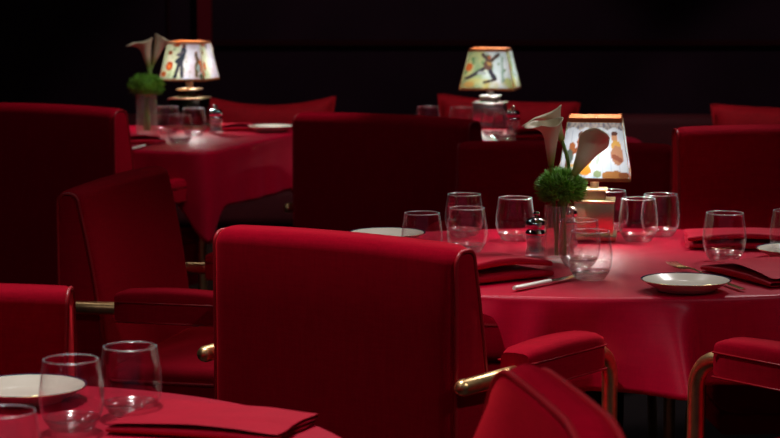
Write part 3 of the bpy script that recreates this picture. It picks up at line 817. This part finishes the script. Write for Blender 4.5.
f3 = paint_fn(bg_pond, stroll, 2); f4 = paint_fn(bg_pond, stroll[:7], 6)
f5 = paint_fn(bg_green, acro, 3); f6 = paint_fn(bg_green, acro[8:], 7)
def zat(px, py, Y): return aty(px, py, Y).z
pl = at(597, 238, CT); make_lamp(594, 238, math.radians(-7), .156, .113, zat(597, 178, pl.y), zat(597, 116, pl.y), 'brass', [f1, f2], 'lit brass table lamp with a painted cafe-scene shade on the main table', 4.5, bs=1.0)
pl = at(192, 128, CT); make_lamp(190, 128, math.radians(-14), .168, .116, zat(190, 80, pl.y), zat(190, 41, pl.y), 'bronze', [f3, f4], 'lit table lamp with a green and pink strolling-man shade at back left', 5, bs=1.35)
pl = at(490, 126, CT); make_lamp(490, 126, math.radians(-11), .198, .130, zat(493, 89, pl.y), zat(493, 48, pl.y), 'pewter', [f5, f6], 'lit table lamp with a green acrobat-painted shade at the back in the middle', 5, bs=1.3)

# ------------------------------------------------------------------ vases, tufts and calla lilies
def vase(px, py, r, h, label):
    p = at(px, py, CT); root = empty('flower_vase', (p.x, p.y, CT)); tag(root, label, 'vase')
    m = MB(); rib = lambda a, z: 0.035 * math.cos(22 * a)
    m.lathe([(0, 0), (r * .95, 0), (r, .003), (r * .98, h * .5), (r, h - .002), (r - .001, h), (r - .003, h - .001), (r - .0035, h * .5), (r - .004, .008), (0, .007)], 176, rib=rib)
    m.obj('glass_body', 'ribglass', root, sharp=60)
    return root, p
def tuft(p, z, R_, hz, n, label, blade=0.02, sd=1):
    rnd = random.Random(sd); m = MB()
    def blob(c, r, k=10):
        m.lathe([(max(.0001, r * math.sin(PI * i / k)), -r * math.cos(PI * i / k)) for i in range(k + 1)], 12, c)
    blob((0, 0, 0), R_ * .55)
    for i in range(n):
        a = rnd.random() * 2 * PI; cz = rnd.uniform(-0.75, 1); sz = math.sqrt(max(0, 1 - cz * cz))
        d = Vector((math.cos(a) * sz, math.sin(a) * sz, cz))
        lump = 1 + 0.12 * noise.noise(d * 3.1 + Vector((sd, 0, 0)))
        base = Vector((d.x * R_ * .72, d.y * R_ * .72, d.z * hz * .70)) * lump
        dd = (d + Vector((rnd.uniform(-.5, .5), rnd.uniform(-.5, .5), rnd.uniform(-.1, .6)))).normalized()
        tip = base + dd * blade * rnd.uniform(.6, 1.15)
        s = dd.cross(Vector((rnd.uniform(-1, 1), rnd.uniform(-1, 1), rnd.uniform(-1, 1)))).normalized() * rnd.uniform(.0010, .0019)
        s2 = dd.cross(s) * .8
        b = len(m.v); mid = base.lerp(tip, .55)
        m.v += [tuple(base + s * .6), tuple(base - s * .6), tuple(mid + s), tuple(mid - s), tuple(mid + s2), tuple(tip)]
        for f in ((b, b + 1, b + 3, b + 2), (b + 2, b + 3, b + 5), (b, b + 2, b + 4), (b + 2, b + 5, b + 4), (b + 4, b + 5, b + 3), (b + 4, b + 3, b + 1)): m.f.append(f); m.m.append(0)
    root = empty('green_tuft_flower', (p.x, p.y, z)); tag(root, label, 'flower')
    m.obj('petals', 'leaf', root)
    s = MB()
    for k in range(3):
        a = 2 * PI * k / 3 + sd; s.tube([(0.008 * math.cos(a), 0.008 * math.sin(a), -R_ * .3), (0.006 * math.cos(a + 1), .006 * math.sin(a + 1), -0.06), (0.01 * math.cos(a + 2), .01 * math.sin(a + 2), CT + .012 - z)], .0022, 8)
    s.obj('stem', 'stem', root)
    return root
def calla(base, bloom, axis, length, R_, lipdir, label, flop=0.45, rise=0.0, stem_r=.0036, cat='flower'):
    """base: foot of stem; bloom: where the spathe starts; axis: direction of the spathe; lipdir: side of the pointed tip"""
    base, bloom = Vector(base), Vector(bloom); ax = Vector(axis).normalized(); lip = Vector(lipdir); lip = (lip - ax * lip.dot(ax)).normalized(); side = lip.cross(ax)
    root = empty('calla_lily', base); tag(root, label, cat)
    Mx = Matrix((side, lip, ax)).transposed()
    # spathe in its own frame (z along the flower) so its colour follows the flower
    m = MB(); nu, nv = 40, 22; rows = []
    for j in range(nv + 1):
        v = j / nv; row = []
        for i in range(nu + 1):
            # open wrap: from one margin round to the other, overlapping behind
            w = -1 + 2 * i / nu; a = w * PI * (1.04)      # a=0 is the tip side
            k = (1 + math.cos(a)) / 2                      # 1 at tip side
            fl = max(0, v - .55) / .45; tipk = max(0, k - .90) / .10
            hgt = length * v - length * .07 * fl * math.sin(a) ** 2
            r = 0.0050 + (R_ - .005) * (v ** 1.05) * .82
            r += R_ * flop * (1.5 * fl ** 2.2 * k ** 2.2 + 0.28 * fl ** 2) + R_ * .45 * fl ** 3 * tipk
            hgt += length * rise * k * v ** 2
            hgt -= length * (.10 * fl ** 3 * tipk + .05 * fl ** 2.5 * k)
            r *= 1 + 0.04 * math.sin(4 * a + 1) * fl - .035 * (1 if i == 0 else 0)
            row.append((r * math.sin(a) * (1 - .10 * fl), r * math.cos(a), hgt))
        rows.append(row)
    m.grid(rows)
    o = m.obj('spathe', 'petal', root); o.location = bloom - base; o.rotation_euler = Mx.to_euler()
    s = o.modifiers.new('thick', 'SOLIDIFY'); s.thickness = .0009; s.offset = 0
    m = MB(); m.tube([(0, 0, length * .05), (0, 0.001, length * .3), (0, .002, length * .6)], lambda q: .0032 * (1 - .4 * q), 10)
    sp = m.obj('spadix', 'spadix', root); sp.location = bloom - base; sp.rotation_euler = Mx.to_euler()
    m = MB(); hl = (bloom - base).length
    pts = bez(base, base + Vector((0, 0, hl * .5)), bloom - ax * hl * .4, bloom + ax * .006, 18)
    m.tube([q - base for q in pts], stem_r, 12); m.obj('stem', 'stem', root)
    return root
# main arrangement
vr, vp = vase(559, 261, .0295, zat(559, 205, at(559, 261, CT).y) - CT, 'ribbed clear glass vase holding flowers on the main table')
tz = zat(561, 188, vp.y)
tuft(Vector((vp.x + .003, vp.y, 0)), tz, .050, .036, 1700, 'fluffy bright green tuft filling the mouth of the main vase', sd=2)
def bp(px, py, dy=0.0): return aty(px, py, vp.y + dy)
calla((vp.x - .006, vp.y, CT + .012), bp(551, 166, -.012), (-.02, -.16, 1), .098, .0235, (-1, -.35, 0), 'cream calla lily in front, its trumpet opening up and left beside the lamp', flop=.55)
calla((vp.x + .004, vp.y + .008, CT + .012), bp(562, 141, .02), (-.42, .05, 1), .068, .024, (-1, .1, 0), 'cream calla lily standing taller and just behind the front one', flop=.7)
calla((vp.x + .010, vp.y - .006, CT + .012), bp(573, 176, -.02), (.50, .35, .80), .074, .030, (.6, -.8, .8), 'greyish calla lily leaning right across the painted lampshade', flop=.30, rise=.42, stem_r=.005)
# back left arrangement
vr2, vp2 = vase(147, 134, .035, zat(147, 93, at(147, 134, CT).y) - CT, 'clear glass vase of flowers on the back left table')
tuft(vp2, zat(148, 86, vp2.y), .066, .040, 900, 'round green tuft in the vase on the back left table', sd=5, blade=.022)
def bq(px, py, dy=0.0): return aty(px, py, vp2.y + dy)
calla((vp2.x - .006, vp2.y, CT + .012), bq(149, 69), (-.14, -.05, 1), .105, .029, (-1, -.3, 0), 'pale calla lily opening to the left on the back left table', flop=.5, stem_r=.006)
calla((vp2.x + .006, vp2.y, CT + .012), bq(152, 66, .03), (.36, .0, 1), .112, .029, (.5, .6, 0), 'pale calla lily opening to the right toward the back left lampshade', flop=.5, stem_r=.006)

# ------------------------------------------------------------------ lights
def spot(name, loc, target, energy, size_deg, color=(1, .94, .92), rad=.03, blendv=.35):
    li = bpy.data.lights.new(name, 'SPOT'); li.energy = energy; li.spot_size = math.radians(size_deg); li.spot_blend = blendv; li.color = color; li.shadow_soft_size = rad
    o = bpy.data.objects.new(name, li); col.objects.link(o); o.location = loc
    o.rotation_euler = (Vector(target) - Vector(loc)).to_track_quat('-Z', 'Y').to_euler(); return o
spot('downlight', (1.5, 6.0, 3.1), (0.45, 4.3, .75), 130, 34)
spot('downlight', (0.2, 5.7, 3.1), (0.3, 4.2, .75), 60, 46)
spot('downlight', (2.3, 2.3, 3.1), (0.5, 3.9, .6), 62, 34)
spot('downlight', (-0.5, 3.75, 3.1), (-0.3, 3.3, .75), 190, 46)
spot('downlight', (0.5, 6.1, 3.1), (-0.55, 7.0, .75), 90, 40)
spot('downlight', (0.5, 7.4, 3.1), (0.4, 7.2, .75), 40, 40)
spot('downlight', (0.2, 7.4, 3.1), (0.0, 8.7, .6), 60, 60)
spot('downlight', (1.8, 7.4, 3.1), (1.9, 8.7, .6), 60, 45)
spot('downlight', (-0.3, 1.6, 3.1), (0.2, 2.5, .8), 90, 30)
def disc(loc, energy, size=.16, color=(1, .93, .95)):  # added fill, no real fixture: lifts dark chair faces, puts highlights on glass
    li = bpy.data.lights.new('fill_disc', 'AREA'); li.shape = 'DISK'; li.size = size; li.energy = energy; li.color = color
    o = bpy.data.objects.new('fill_disc', li); col.objects.link(o); o.location = loc
for x, y, e in ((-2.2, 1.6, 7.0), (2.0, 1.6, 1.5), (-1.8, 4.9, 2.5), (2.2, 5.6, 1.0), (0.0, 0.8, 2.5), (-.9, 6.5, 2), (1.0, 6.6, 2)):
    disc((x, y, 3.15), e)
w = bpy.data.worlds.new('world'); SC.world = w; w.use_nodes = True
w.node_tree.nodes['Background'].inputs[0].default_value = (.5, .35, .6, 1); w.node_tree.nodes['Background'].inputs[1].default_value = 0.05
SC.view_settings.view_transform = 'Standard'; SC.view_settings.look = 'None'; SC.view_settings.gamma = 1; SC.view_settings.exposure = 0
SC.cycles.max_bounces = 12; SC.cycles.transparent_max_bounces = 32; SC.cycles.sample_clamp_indirect = 4
